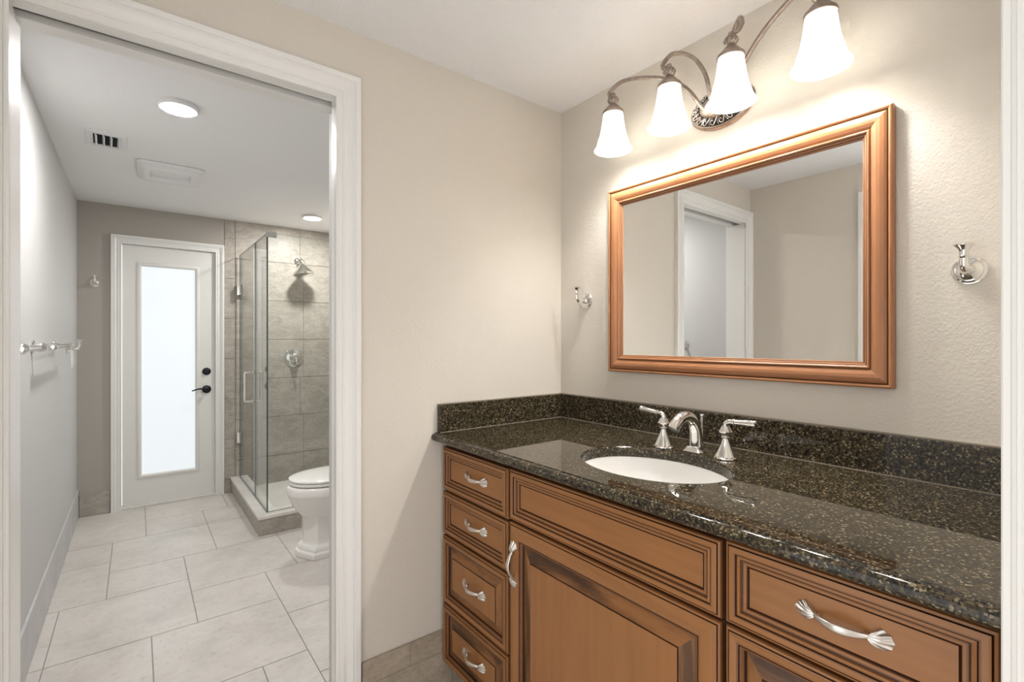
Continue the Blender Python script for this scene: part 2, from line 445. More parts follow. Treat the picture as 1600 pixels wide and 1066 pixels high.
# ------------------------------------------------------------------ casings (trim) : profile swept round three sides with mitres
CAS = [(0, 0), (0, 0.010), (0.004, 0.013), (0.008, 0.013), (0.010, 0.010), (0.020, 0.010), (0.022, 0.013), (0.027, 0.013), (0.030, 0.009), (0.036, 0.010),
       (0.048, 0.016), (0.052, 0.019), (0.054, 0.016), (0.058, 0.016), (0.061, 0.021), (0.076, 0.021), (0.078, 0.019), (0.078, 0)]
def casing(name, mapf, a0, a1, top, mats, wscale=1.0, z0=0.0, legs=(1, 1)):
    mb = MB(); rows = []
    for o, h in CAS:
        o *= wscale
        rows.append([mapf(a0 - o, z0, h), mapf(a0 - o, top + o, h), mapf(a1 + o, top + o, h), mapf(a1 + o, z0, h)])
    n = len(rows); b = len(mb.v)
    for r in rows: mb.v += r
    for i in range(n):
        for j in range(3):
            i2 = (i + 1) % n
            mb.f.append((b + i * 4 + j, b + i * 4 + j + 1, b + i2 * 4 + j + 1, b + i2 * 4 + j)); mb.m.append(0)
    for j in (0, 3): mb.f.append(tuple(b + i * 4 + j for i in range(n))); mb.m.append(0)
    return structure(mb, name, mats)
casing('trim_1', lambda a, z, h: (a, YA - h, z), OX0, OX1, OZ, 'trim')
casing('trim_2', lambda a, z, h: (a, YF - h, z), DX0, DX1, DZ, 'trim_bath', 0.80)
casing('trim_3', lambda a, z, h: (XL + h, a, z), LY0, LY1, LZ, 'trim')
# jamb lining of the pocket-door opening: front and rear boards with the slot between
mb = MB()
mb.box(OX0 - 0.02, OX0, YA - 0.004, YA + WT + 0.004, 0, OZ)                       # left jamb, plain
mb.box(OX1, OX1 + 0.02, YA - 0.004, YA + 0.036, 0, OZ)                            # right jamb, front half
mb.box(OX1 + 0.024, OX1 + 0.04, YA + WT - 0.038, YA + WT + 0.004, 0, OZ)          # right jamb, rear half
mb.box(OX0 - 0.02, OX1 + 0.02, YA - 0.004, YA + 0.036, OZ, OZ + 0.02)             # head, front half
mb.box(OX0 - 0.02, OX1 + 0.04, YA + WT - 0.044, YA + WT + 0.004, OZ, OZ + 0.02)   # head, rear half
structure(mb, 'trim_4', 'trim', bevel=0.0015)
mb = MB(); mb.box(OX0 - 0.02, OX1 + 0.74, YA + 0.036, YA + WT - 0.044, OZ + 0.055, OZ + 0.095); structure(mb, 'trim_5', 'dark_slot')
# casing that ends the vanity niche on the right (its profile runs across the wall end)
mb = MB()
prof = [(0.855, 0.1005), (0.842, 0.1005), (0.840, 0.0985), (0.840, 0.0925), (0.8435, 0.0915), (0.8435, 0.0875), (0.8405, 0.0865), (0.8405, 0.083), (0.8450, 0.081), (0.8450, 0.040),
        (0.8400, 0.038), (0.8400, -0.045), (0.855, -0.045)]
mb.loft([[(x, y, z) for x, y in prof] for z in (0, H)]); structure(mb, 'trim_6', 'trim')

# pocket door, its edge just showing in the slot
dr = MB(); dr.box(OX1 + 0.014, OX1 + 0.72, YA + 0.043, YA + WT - 0.049, 0.012, OZ + 0.045)
pd = structure(dr, 'door_2', 'doorw', 'white pocket door slid back into the wall beside the vanity', bevel=0.001)
mb = MB(); mb.box(OX1 + 0.0125, OX1 + 0.014, YA + 0.045, YA + 0.072, 0.872, 0.932); mb.box(OX1 + 0.0118, OX1 + 0.0126, YA + 0.051, YA + 0.066, 0.882, 0.922)
e = mb.obj('edge_pull', 'nickel', pd); e['label'] = 'small metal edge pull'

# ------------------------------------------------------------------ far door with frosted lite
dj = MB()
for x0, x1, z0, z1 in ((DX0 - 0.015, DX0, 0, DZ + 0.015), (DX1, DX1 + 0.015, 0, DZ + 0.015), (DX0, DX1, DZ, DZ + 0.015)): dj.box(x0, x1, YF, YF + 0.11, z0, z1)
structure(dj, 'trim_7', 'trim_bath')
mb = MB()
x0, x1, z0, z1 = DX0 + 0.003, DX1 - 0.003, 0.026, DZ - 0.003
lx0, lx1, lz0, lz1 = 0.028, 0.378, 0.240, 1.842
for a, b, c, d in ((x0, lx0, z0, z1), (lx1, x1, z0, z1), (lx0, lx1, z0, lz0), (lx0, lx1, lz1, z1)): mb.box(a, b, YF + 0.012, YF + 0.055, c, d)
d1 = structure(mb, 'door_1', 'doorw', 'white exterior door with a tall frosted glass lite at the end of the bathroom')
mb = MB()
mapd = lambda a, b, h: (a, YF + 0.012 - h, b)
panel_rings(mb, mapd, lx0 - 0.026, lx1 + 0.026, lz0 - 0.026, lz1 + 0.026, [(0, 0, 0), (0.002, 0.006, 0), (0.010, 0.009, 0), (0.020, 0.008, 0), (0.028, 0.002, 0), (0.030, -0.010, None)], back=False)
lf = mb.obj('lite_frame', 'doorw', d1, smooth=30, normals=False)
mb = MB(); mb.box(lx0, lx1, YF + 0.022, YF + 0.030, lz0, lz1); gl = mb.obj('glass_lite', 'lite', d1); gl['label'] = 'frosted glass glowing with daylight'
M['lite'].node_tree.nodes['Principled BSDF'].inputs['Emission Strength'].default_value = LAMP['lite']
mb = MB(); mb.box(x0 - 0.01, x1 + 0.01, YF - 0.012, YF + 0.09, 0.0, 0.018); mb.obj('threshold', 'curb_cap', d1, bevel=0.003)
mb = MB(); mb.lathe([(0.030, 0), (0.030, 0.006), (0.024, 0.010), (0.018, 0.012), (0.014, 0.018), (0.0, 0.018)], (0.452, YF + 0.012, 1.018), (0, -1, 0)); k = mb.obj('deadbolt', 'black', d1, smooth=35); k['label'] = 'black deadbolt'
mb = MB(); mb.lathe([(0.032, 0), (0.032, 0.006), (0.025, 0.011), (0.013, 0.014), (0.011, 0.045), (0.0, 0.045)], (0.452, YF + 0.012, 0.872), (0, -1, 0))
pth = spline([(0.452, YF - 0.030, 0.874), (0.425, YF - 0.034, 0.880), (0.395, YF - 0.036, 0.880), (0.365, YF - 0.034, 0.872), (0.348, YF - 0.032, 0.866)], 6)
mb.tube(pth, [0.0095 - 0.0055 * i / (len(pth) - 1) for i in range(len(pth))], 10)
k = mb.obj('lever_handle', 'black', d1, smooth=35); k['label'] = 'black lever handle'

# ------------------------------------------------------------------ bathroom ceiling fittings
def disc_light(label, x, y, key):
    t = thing('ceiling_light', label, 'ceiling light', (x, y, H))
    mb = MB(); mb.lathe([(0.062, 0), (0.0725, 0), (0.0745, -0.006), (0.0735, -0.016), (0.069, -0.021), (0.063, -0.0205)], n=48, cap0=False, cap1=False); mb.obj('trim_ring', 'plastic', t, smooth=40)
    mb = MB(); mb.lathe([(0.0635, -0.0195), (0.0635, -0.0203), (0.05, -0.0225), (0.025, -0.0235), (0.0, -0.0238)], n=48); mb.obj('diffuser', key, t, smooth=50)
disc_light('round surface-mounted ceiling light nearest the doorway', 0.142, 2.512, 'disc')
disc_light('round ceiling light above the shower', 1.126, 4.088, 'disc2')

# supply register
t = thing('air_vent', 'white ceiling air register with three dark openings', 'air vent', (-0.120, 3.165, H), rz=radians(2))
mb = MB(); panel_rings(mb, lambda a, b, h: (a, b, -h), -0.079, 0.079, -0.112, 0.112, [(0, 0, 0), (0.001, 0.006, 0), (0.006, 0.008, 0), (0.028, 0.008, 0), (0.030, 0.001, None)], back=False); mb.obj('frame', 'plastic', t, normals=False)
mb = MB(); mb.box(-0.05, 0.05, -0.083, 0.083, -0.003, -0.001); mb.obj('duct_dark_plate', 'void', t)  # flat dark plate, its colour stands in for shade inside the register
for i in range(4):
    mb = MB(); xx = -0.044 + i * 0.029
    mb.add([(xx, -0.083, -0.003), (xx, 0.083, -0.003), (xx + 0.004, 0.083, -0.003), (xx + 0.004, -0.083, -0.003), (xx + 0.006, -0.083, -0.017), (xx + 0.006, 0.083, -0.017), (xx + 0.010, 0.083, -0.016), (xx + 0.010, -0.083, -0.016)],
           [(0, 1, 2, 3), (4, 5, 6, 7), (0, 1, 5, 4), (1, 2, 6, 5), (2, 3, 7, 6), (3, 0, 4, 7)]); mb.obj('louver', 'plastic', t)
# exhaust fan grille
t = thing('exhaust_fan', 'white rounded exhaust fan grille on the bathroom ceiling', 'exhaust fan', (0.163, 3.555, H), rz=radians(-1))
mb = MB()
def rr(w, h, r, z, n=6):
    out = []
    for cx, cy, a in ((w - r, h - r, 0), (-w + r, h - r, 90), (-w + r, -h + r, 180), (w - r, -h + r, 270)):
        for i in range(n + 1): q = radians(a + 90 * i / n); out.append((cx + r * cos(q), cy + r * sin(q), z))
    return out
mb.loft([rr(0.160, 0.185, 0.035, 0), rr(0.164, 0.189, 0.04, -0.006), rr(0.160, 0.185, 0.04, -0.016), rr(0.140, 0.165, 0.04, -0.026), rr(0.120, 0.115, 0.02, -0.032), rr(0.100, 0.070, 0.006, -0.026), rr(0.098, 0.066, 0.005, -0.012)])
mb.obj('cover', 'plastic', t, smooth=40)

# ------------------------------------------------------------------ robe hooks, towel bars, switch
def robe_hook(label, loc, rz, group=None):
    """base on a wall whose outward normal is local -y"""
    t = thing('robe_hook', label, 'robe hook', loc, group, rz)
    mb = MB(); mb.lathe([(0.0315, 0.0), (0.0325, 0.003), (0.0305, 0.006), (0.0285, 0.0065), (0.0285, 0.009), (0.0255, 0.0105), (0.0245, 0.013), (0.017, 0.0155), (0.0125, 0.019), (0.0105, 0.026), (0, 0.026)], ax=(0, -1, 0), n=40)
    mb.obj('rosette', 'chrome', t, smooth=30)
    mb = MB()
    p = spline([(0, -0.020, 0), (0, -0.036, -0.003), (0, -0.050, -0.001), (0, -0.0575, 0.010), (0, -0.059, 0.024)], 6)
    mb.tube(p, [0.0105 - 0.0025 * i / (len(p) - 1) for i in range(len(p))], 14)
    mb.lathe([(0.0080, 0.0), (0.0105, 0.003), (0.0082, 0.006), (0.0080, 0.012), (0.0105, 0.020), (0.0170, 0.027), (0.0178, 0.0295), (0.013, 0.033), (0, 0.0345)], (0, -0.059, 0.022), n=24)
    mb.obj('hook', 'chrome', t, smooth=35)
    return t
robe_hook('chrome robe hook on the beige wall left of the wood-framed mirror', (XB, 1.408, 1.436), radians(-90))
robe_hook('large chrome robe hook on the beige wall right of the wood-framed mirror', (XB, 0.228, 1.427), radians(-90))
robe_hook('small chrome robe hook on the taupe wall beside the far door', (-0.238, YF, 1.690), 0)
robe_hook('chrome robe hook on the grey wall above the light switch', (XBL, 3.98, 1.222), radians(90))

def towel_bar(label, y0, y1, z):
    t = thing('towel_bar', label, 'towel bar', (XBL, y0, z), 'towel bars on the grey bathroom wall')
    L = y1 - y0; px = 0.062
    for yy in (0.03, L - 0.03):
        mb = MB(); mb.lathe([(0.028, 0), (0.029, 0.004), (0.025, 0.007), (0.023, 0.011), (0.014, 0.015), (0.010, 0.024), (0.0095, 0.040), (0.014, 0.048), (0.017, 0.058), (0.017, 0.066), (0.012, 0.073), (0.008, 0.078), (0, 0.079)], (0, yy, 0), (1, 0, 0), 28)
        mb.obj('post', 'chrome', t, smooth=35)
    mb = MB(); mb.tube([(px, 0.0, 0), (px, L, 0)], 0.0095, 16)
    for yy, s in ((0.0, -1), (L, 1)): mb.lathe([(0.0095, 0), (0.0135, 0.004), (0.0125, 0.010), (0.016, 0.016), (0.012, 0.023), (0, 0.026)], (px, yy, 0), (0, s, 0), 20)
    mb.obj('bar', 'chrome', t, smooth=35)
towel_bar('chrome towel bar on the grey wall, nearer the doorway', 2.04, 2.48, 1.243)
towel_bar('chrome towel bar on the grey wall, farther from the doorway', 2.72, 3.42, 1.243)

t = thing('light_switch', 'white light switch plate on the grey wall below the robe hook', 'light switch', (XBL, 4.29, 1.150))
mb = MB(); panel_rings(mb, lambda a, b, h: (h, a, b), -0.060, 0.060, -0.060, 0.060, [(0, 0, 0), (0.001, 0.004, 0), (0.006, 0.006, 0), (0.05, 0.006, 0)]); mb.obj('plate', 'plastic', t)
for yy in (-0.024, 0.024):
    mb = MB(); mb.add([(0.006, yy - 0.016, -0.033), (0.006, yy + 0.016, -0.033), (0.006, yy + 0.016, 0.033), (0.006, yy - 0.016, 0.033), (0.009, yy - 0.016, -0.033), (0.009, yy + 0.016, -0.033), (0.0065, yy + 0.016, 0.033), (0.0065, yy - 0.016, 0.033)],
        [(0, 1, 2, 3), (4, 5, 6, 7), (0, 1, 5, 4), (1, 2, 6, 5), (2, 3, 7, 6), (3, 0, 4, 7)]); mb.obj('rocker', 'plastic', t)

# ------------------------------------------------------------------ shower
t = thing('shower_curb', 'raised tiled curb around the glass shower with pale stone cap', 'shower curb', (0.625, 3.47, 0))
cx, cy = 0.625, 3.470      # outer corner
mb = MB(); mb.box(0, 0.115, 0, YF - 0.004 - cy, 0, 0.108); mb.box(0.115, XB - 0.003 - cx, 0, 0.115, 0, 0.108); mb.obj('riser', 'wall_tile', t)
mb = MB()
L = YF - 0.004 - cy; RW = XB - 0.003 - cx
mb.add([(-0.006, -0.006, 0.108), (0.121, 0.121, 0.108), (0.121, L, 0.108), (-0.006, L, 0.108), (-0.006, -0.006, 0.126), (0.121, 0.121, 0.126), (0.121, L, 0.126), (-0.006, L, 0.126)],
       [(0, 3, 2, 1), (4, 5, 6, 7), (0, 1, 5, 4), (1, 2, 6, 5), (2, 3, 7, 6), (3, 0, 4, 7)])
mb.add([(-0.0055, -0.006, 0.108), (RW, -0.006, 0.108), (RW, 0.121, 0.108), (0.1215, 0.121, 0.108), (-0.0055, -0.006, 0.126), (RW, -0.006, 0.126), (RW, 0.121, 0.126), (0.1215, 0.121, 0.126)],
       [(0, 3, 2, 1), (4, 5, 6, 7), (0, 1, 5, 4), (1, 2, 6, 5), (2, 3, 7, 6), (3, 0, 4, 7)])
mb.obj('cap', 'curb_cap', t, normals=True)
mb = MB(); mb.box(0.742, XB - 0.004, 3.587, YF - 0.004, 0.0, 0.022)
tag(mb.obj('shower_pan', 'curb_cap'), 'pale stone shower floor behind the glass', 'shower floor')

GX, GY, GZ0, GZ1, GT = 0.687, 3.533, 0.1265, 1.985, 0.010
def pane(name, parent, x0, x1, y0, y1, edges):
    mb = MB(); mb.box(x0, x1, y0, y1, GZ0 + 0.004, GZ1, 0)
    o = mb.obj(name, ['glass', 'glass_edge'], parent)
    for p in o.data.polygons:
        n = p.normal; big = (abs(n.x) > 0.5) if (x1 - x0) < (y1 - y0) else (abs(n.y) > 0.5)
        p.material_index = 0 if big else 1
    return o
sd = thing('shower_door', 'frameless glass shower door with square chrome pull', 'shower door')
pane('glass_pane', sd, GX - GT / 2, GX + GT / 2, 3.945, 4.610, 1)
for z in (1.695, 0.455):
    mb = MB(); mb.box(GX - 0.013, GX - GT / 2 - 0.0002, 4.575, 4.625, z - 0.045, z + 0.045); mb.box(GX + GT / 2 + 0.0002, GX + 0.013, 4.575, 4.625, z - 0.045, z + 0.045)
    mb.box(GX - 0.022, GX + 0.022, 4.614, 4.636, z - 0.045, z + 0.045)
    mb.obj('hinge', 'chrome', sd, bevel=0.002)
for s in (-1, 1):
    o_ = GX + s * GT / 2; q = o_ + s * 0.052
    mb = MB(); mb.tube(spline([(o_, 4.02, 1.035), (o_ + s * 0.035, 4.02, 1.035), (q - s * 0.003, 4.02, 1.032), (q, 4.02, 1.018), (q, 4.02, 0.95), (q, 4.02, 0.86), (q, 4.02, 0.835), (q - s * 0.003, 4.02, 0.822), (o_ + s * 0.035, 4.02, 0.819), (o_, 4.02, 0.819)], 5), 0.0085, 14, up=(0, 1, 0))
    for z in (1.035, 0.819): mb.lathe([(0.014, 0), (0.014, 0.004), (0.009, 0.005)], (o_, 4.02, z), (s, 0, 0), 20)
    mb.obj('pull_handle', 'chrome', sd, smooth=40)
sp = thing('glass_screen', 'narrow fixed glass panel between shower door and glass corner', 'glass panel', group=None)
pane('glass_pane', sp, GX - GT / 2, GX + GT / 2, GY + 0.006, 3.939, 1)
sr = thing('glass_screen', 'fixed glass panel facing the doorway, behind the toilet', 'glass panel')
pane('glass_pane', sr, GX - GT / 2, XB - 0.003, GY - GT / 2, GY + GT / 2 - 0.001, 1)
mb = MB(); mb.box(GX - 0.009, GX + 0.055, GY - 0.010, GY + 0.010, GZ1 - 0.028, GZ1 + 0.010); mb.obj('corner_clamp', 'chrome', sr, bevel=0.002)

t = thing('shower_sprayer', 'bell-shaped chrome shower head on the tiled wall', 'shower head', (1.150, YF - 0.002, 1.985))
mb = MB(); mb.lathe([(0.03, 0), (0.03, 0.004), (0.022, 0.010), (0.012, 0.013)], ax=(0, -1, 0), n=28); mb.obj('flange', 'chrome', t, smooth=35)
mb = MB(); mb.tube(spline([(0, -0.01, 0), (0, -0.06, 0.012), (0, -0.112, 0.004), (0, -0.136, -0.02)], 8), 0.011, 14); mb.obj('arm', 'chrome', t, smooth=40)
mb = MB(); mb.lathe([(0.0, -0.022), (0.014, -0.019), (0.024, -0.008), (0.026, 0.003), (0.021, 0.015), (0.020, 0.022), (0.026, 0.030), (0.038, 0.044), (0.052, 0.060), (0.066, 0.076), (0.080, 0.092), (0.088, 0.104), (0.086, 0.114), (0.078, 0.118), (0, 0.118)], (0, -0.140, -0.024), norm((0.10, -0.13, -0.98)), 40)
mb.obj('spray_head', 'chrome', t, smooth=35)
t = thing('shower_valve', 'round chrome shower valve with a small lever below the shower head', 'shower valve', (1.120, YF - 0.002, 1.118))
mb = MB(); mb.lathe([(0.083, 0), (0.084, 0.004), (0.078, 0.009), (0.070, 0.010), (0.066, 0.014), (0.045, 0.018), (0.036, 0.022), (0.034, 0.045), (0.027, 0.052), (0.022, 0.070), (0.0, 0.072)], ax=(0, -1, 0), n=44); mb.obj('escutcheon', 'chrome', t, smooth=30)
mb = MB(); p = spline([(0, -0.060, 0), (0.002, -0.075, -0.015), (0.005, -0.083, -0.040), (0.008, -0.086, -0.062)], 6); mb.tube(p, [0.010 - 0.004 * sin(pi * i / (len(p) - 1)) for i in range(len(p))], 12); mb.obj('lever', 'chrome', t, smooth=40)

# ------------------------------------------------------------------ toilet (faces -x, tank on the right wall)
TY = 3.035
t = thing('toilet', 'white two-piece toilet with closed lid beside the shower', 'toilet', (0, TY, 0))
def egg(xf, xc, xb, w, z, n=40):
    out = []
    for i in range(n):
        a = 2 * pi * i / n
        x = xc - (xc - xf) * cos(a) if cos(a) > 0 else xc - (xb - xc) * cos(a)
        yy = w * (abs(sin(a)) ** 0.9) * (1 if sin(a) >= 0 else -1)
        out.append((x, yy, z))
    return out
def hexplan(xf, xcorner, xb, wf, w, z, n=None): return [(xf, wf, z), (xf, -wf, z), (xcorner, -w, z), (xb, -w, z), (xb, w, z), (xcorner, w, z)]
mb = MB()
plinth = [(0.000, 0.000), (0.000, 0.030), (-0.004, 0.034), (-0.012, 0.038), (-0.012, 0.050), (-0.018, 0.064), (-0.029, 0.074), (-0.033, 0.082)]
mb.loft([hexplan(0.745 - d, 0.802 - d * 0.9, 1.30 + d, 0.030 + d * 0.3, 0.146 + d, z) for d, z in plinth] +
        [hexplan(0.780, 0.834, 1.27, 0.024, 0.110, 0.10), hexplan(0.782, 0.836, 1.27, 0.023, 0.106, 0.24)], mi=0)
mb.obj('pedestal', 'china', t, bevel=0.004)
mb = MB()
mb.loft([egg(0.80, 0.95, 1.25, 0.100, 0.205), egg(0.768, 0.95, 1.26, 0.126, 0.235), egg(0.725, 0.95, 1.28, 0.158, 0.290), egg(0.705, 0.95, 1.29, 0.174, 0.340), egg(0.700, 0.95, 1.29, 0.179, 0.358),
         egg(0.6965, 0.95, 1.29, 0.1825, 0.364), egg(0.6955, 0.95, 1.29, 0.184, 0.372), egg(0.6955, 0.95, 1.29, 0.185, 0.398), egg(0.702, 0.95, 1.29, 0.179, 0.412), egg(0.712, 0.95, 1.28, 0.170, 0.416)])
mb.obj('bowl', 'china', t, smooth=45)
mb = MB(); mb.loft([egg(0.712, 0.95, 1.21, 0.172, 0.4215), egg(0.707, 0.95, 1.21, 0.177, 0.425), egg(0.707, 0.95, 1.21, 0.177, 0.436), egg(0.712, 0.95, 1.21, 0.172, 0.440)]); mb.obj('seat', 'china', t, smooth=45)
mb = MB(); mb.loft([egg(0.712, 0.95, 1.21, 0.174, 0.4425), egg(0.706, 0.95, 1.215, 0.179, 0.446), egg(0.707, 0.95, 1.215, 0.178, 0.453), egg(0.722, 0.95, 1.21, 0.166, 0.459), egg(0.76, 0.95, 1.19, 0.13, 0.463), egg(0.86, 0.95, 1.08, 0.06, 0.466)]); mb.obj('lid', 'china', t, smooth=45)
mb = MB(); mb.box(1.23, XB - 0.012, -0.215, 0.215, 0.405, 0.74); mb.obj('tank', 'china', t, bevel=0.02)
mb = MB(); mb.box(1.215, XB - 0.008, -0.228, 0.228, 0.741, 0.778); mb.obj('tank_lid', 'china', t, bevel=0.008)
mb = MB(); mb.lathe([(0.016, 0), (0.016, 0.008), (0.008, 0.012)], (1.23, 0.15, 0.68), (-1, 0, 0), 20); mb.tube([(1.222, 0.15, 0.68), (1.214, 0.11, 0.674), (1.214, 0.07, 0.668)], 0.006, 10); mb.obj('flush_lever', 'chrome', t, smooth=40)
for s in (-1, 1):
    mb = MB(); mb.lathe([(0.016, 0), (0.016, 0.006), (0.010, 0.014), (0, 0.016)], (1.16, s * 0.128, 0.082), (0, 0, 1), 20)
    mb.obj('bolt_cap', 'china', t, smooth=40)

# ------------------------------------------------------------------ vanity cabinets
XD = 0.881       # plane of the drawer fronts
CZ0, CZ1 = 0.100, 0.9035
mapv = lambda a, b, h: (XD + 0.020 - h, a, b)     # a = y, b = z, h = height above the carcass face
W_, G_, S_, E_ = (1, 0), 2, (3, 4), 5         # (horizontal rails, vertical stiles) / glaze line / smudged slope / rubbed edge
FLAT = [(0, 0, E_), (0, 0.013, E_), (0.002, 0.0165, W_), (0.0055, 0.0180, G_), (0.0068, 0.0165, G_), (0.0080, 0.0195, W_), (0.0105, 0.0200, W_), (0.0175, 0.0200, E_), (0.0200, 0.0198, G_), (0.0214, 0.0165, G_),
        (0.0222, 0.0175, W_), (0.0252, 0.0185, W_), (0.0275, 0.0170, E_), (0.0290, 0.0130, G_), (0.0310, 0.0125, E_), (0.0335, 0.0124, W_), (0.0372, 0.0120, E_), (0.0384, 0.0100, G_), (0.0402, 0.0070, G_), (0.0418, 0.0085, (1, 1))]
def raised(fr, slope):
    return [(0, 0, E_), (0, 0.013, E_), (0.002, 0.0165, W_), (0.0055, 0.0180, G_), (0.0068, 0.0165, G_), (0.0080, 0.0192, W_), (0.0110, 0.0204, W_), (fr * 0.5, 0.0214, W_), (fr * 0.8, 0.0206, W_), (fr, 0.0195, E_), (fr + 0.003, 0.0182, G_), (fr + 0.0045, 0.0155, G_),
            (fr + 0.0055, 0.0170, E_), (fr + 0.0085, 0.0166, E_), (fr + 0.0115, 0.0120, G_), (fr + 0.0135, 0.0070, G_), (fr + 0.0150, 0.0075, S_), (fr + 0.0150 + slope, 0.0150, G_), (fr + 0.0166 + slope, 0.0142, G_), (fr + 0.0176 + slope, 0.0165, (0, 0))]
WM = ['wood', 'wood_h', 'glaze', 'wood_slope', 'wood_slope_v', 'wood_edge']

def pull_mesh(L=0.128):
    """bow pull with fluted shell ends; along local a (x), projecting along local z, width along local y"""
    mb = MB()
    hb = L / 2 - 0.030
    p = spline([(-hb - 0.004, 0, 0.0075), (-hb * 0.75, 0, 0.0165), (-hb * 0.35, 0, 0.0225), (0, 0, 0.0245), (hb * 0.35, 0, 0.0225), (hb * 0.75, 0, 0.0165), (hb + 0.004, 0, 0.0075)], 6)
    n = len(p); mb.tube(p, None, 14, flat=[(0.0042 + 0.0026 * sin(pi * i / (n - 1)), 0.0030) for i in range(n)], up=(0, 0, 1))
    for s in (-1, 1):
        for q, r in ((0.0, 0.0052), (0.005, 0.0048)):
            mb.lathe([(r * 0.6, -0.0016), (r, -0.0005), (r, 0.0005), (r * 0.6, 0.0016)], (s * (hb + q - 0.003), 0, 0.0088 - q * 0.35), norm((s, 0, -0.5)), 14)
        # shell
        NT, NR = 41, 8; x0 = s * (hb + 0.002); top, bot = [], []
        for i in range(NR + 1):
            r = i / NR; rt, rb = [], []
            for j in range(NT):
                th = radians(-58 + 116 * j / (NT - 1))
                R = 0.0315 * (0.62 + 0.38 * cos(th * 1.15)) * (1 + 0.030 * cos(9 * th * 1.55))
                ridge = 0.0011 * cos(9 * th * 1.55) * r
                xx = x0 + s * (0.001 + r * R * cos(th)); yy = (0.0032 * (1 - r) * (j / (NT - 1) * 2 - 1)) + r * R * sin(th) * 0.78
                z = 0.0078 * (1 - r) + 0.0042 * sin(pi * min(1, r * 1.02)) * 1.0 + ridge + 0.0012 + 0.0020 * (1 - r)
                rt.append((xx, yy, max(z, 0.0012))); rb.append((xx, yy, 0.0002))
            top.append(rt); bot.append(rb)
        mb.loft(top, False, False, False); mb.loft(bot, False, False, False)
        ring_t = [top[NR][j] for j in range(NT)]; ring_b = [bot[NR][j] for j in range(NT)]
        mb.loft([ring_t, ring_b], False, False, False)
        for jj in (0, NT - 1): mb.loft([[top[i][jj] for i in range(NR + 1)], [bot[i][jj] for i in range(NR + 1)]], False, False, False)
    return mb
PULL = None
def pull(parent, y, z, vertical=False, face=0.0):
    """a copy of the pull, standing on the drawer face"""
    global PULL
    if PULL is None:
        PULL = pull_mesh().obj('pull', 'nickel', smooth=45); o = PULL
    else: o = PULL.copy(); COL.objects.link(o)
    o.parent = parent; o.location = (XD + 0.020 - face, y, z)
    # local x -> world -y (or z), local z -> world -x
    from mathutils import Matrix
    if vertical: R = Matrix(((0, 0, -1), (0, 1, 0), (1, 0, 0)))
    else: R = Matrix(((0, 0, -1), (-1, 0, 0), (0, 1, 0)))
    o.rotation_euler = R.to_euler()
    return o

def front(parent, name, y0, y1, z0, z1, prof):
    mb = MB(); panel_rings(mb, mapv, y0, y1, z0, z1, prof)
    return mb.obj(name, WM, parent)

def carcass(parent, y0, y1, legs=True):
    xa, xz = XD + 0.0202, XB - 0.004
    mb = MB(); mb.box(xa, xa + 0.018, y0, y1, CZ0, CZ1)                                        # face
    mb.box(xa + 0.018, xz, y0, y0 + 0.016, CZ0, CZ1); mb.box(xa + 0.018, xz, y1 - 0.016, y1, CZ0, CZ1)   # sides
    mb.box(xa + 0.018, xz, y0 + 0.016, y1 - 0.016, CZ0, CZ0 + 0.016); mb.box(xz - 0.01, xz, y0 + 0.016, y1 - 0.016, CZ0 + 0.016, CZ1)
    o = mb.obj('carcass', ['wood_case'], parent)
    mb = MB(); mb.box(XD + 0.095, XB - 0.004, y0, y1, 0.0, CZ0, 0); mb.obj('toe_kick', ['wood_h'], parent)
    return o

lc = thing('drawer_cabinet', 'brown wooden drawer cabinet against the doorway wall, four drawers with bow pulls', 'cabinet')
carcass(lc, 1.1545, 1.551)
DR = [(0.731, 0.878, FLAT), (0.572, 0.717, FLAT), (0.322, 0.557, raised(0.0205, 0.028)), (0.104, 0.308, raised(0.0205, 0.028))]
for z0, z1, pf in DR:
    d = front(lc, 'drawer', 1.1585, 1.549, z0 - 0.0035, z1 + 0.0035, pf)
    pull(d, 1.345, (z0 + z1) / 2 + 0.002, False, 0.0085 if pf is FLAT else 0.0165)
scab = thing('sink_cabinet', 'brown wooden sink cabinet with a wide raised-panel door below a false drawer front', 'cabinet')
carcass(scab, 0.4815, 1.1535)
front(scab, 'false_drawer_front', 0.4855, 1.1495, 0.7335, 0.884, FLAT)
d = front(scab, 'door', 0.4855, 1.1495, 0.104, 0.7265, raised(0.044, 0.034))
pull(d, 1.126, 0.607, True, 0.0195)
rc = thing('drawer_cabinet', 'brown wooden drawer cabinet at the right end of the vanity beside the white trim', 'cabinet')
carcass(rc, 0.1005, 0.4805)
d = front(rc, 'drawer', 0.106, 0.4765, 0.7345, 0.8895, FLAT); pull(d, 0.287, 0.815, False, 0.0085)
d = front(rc, 'drawer', 0.106, 0.4765, 0.428, 0.7285, raised(0.022, 0.030)); pull(d, 0.287, 0.578, False, 0.0165)
d = front(rc, 'drawer', 0.106, 0.4765, 0.104, 0.421, raised(0.022, 0.030)); pull(d, 0.287, 0.262, False, 0.0165)

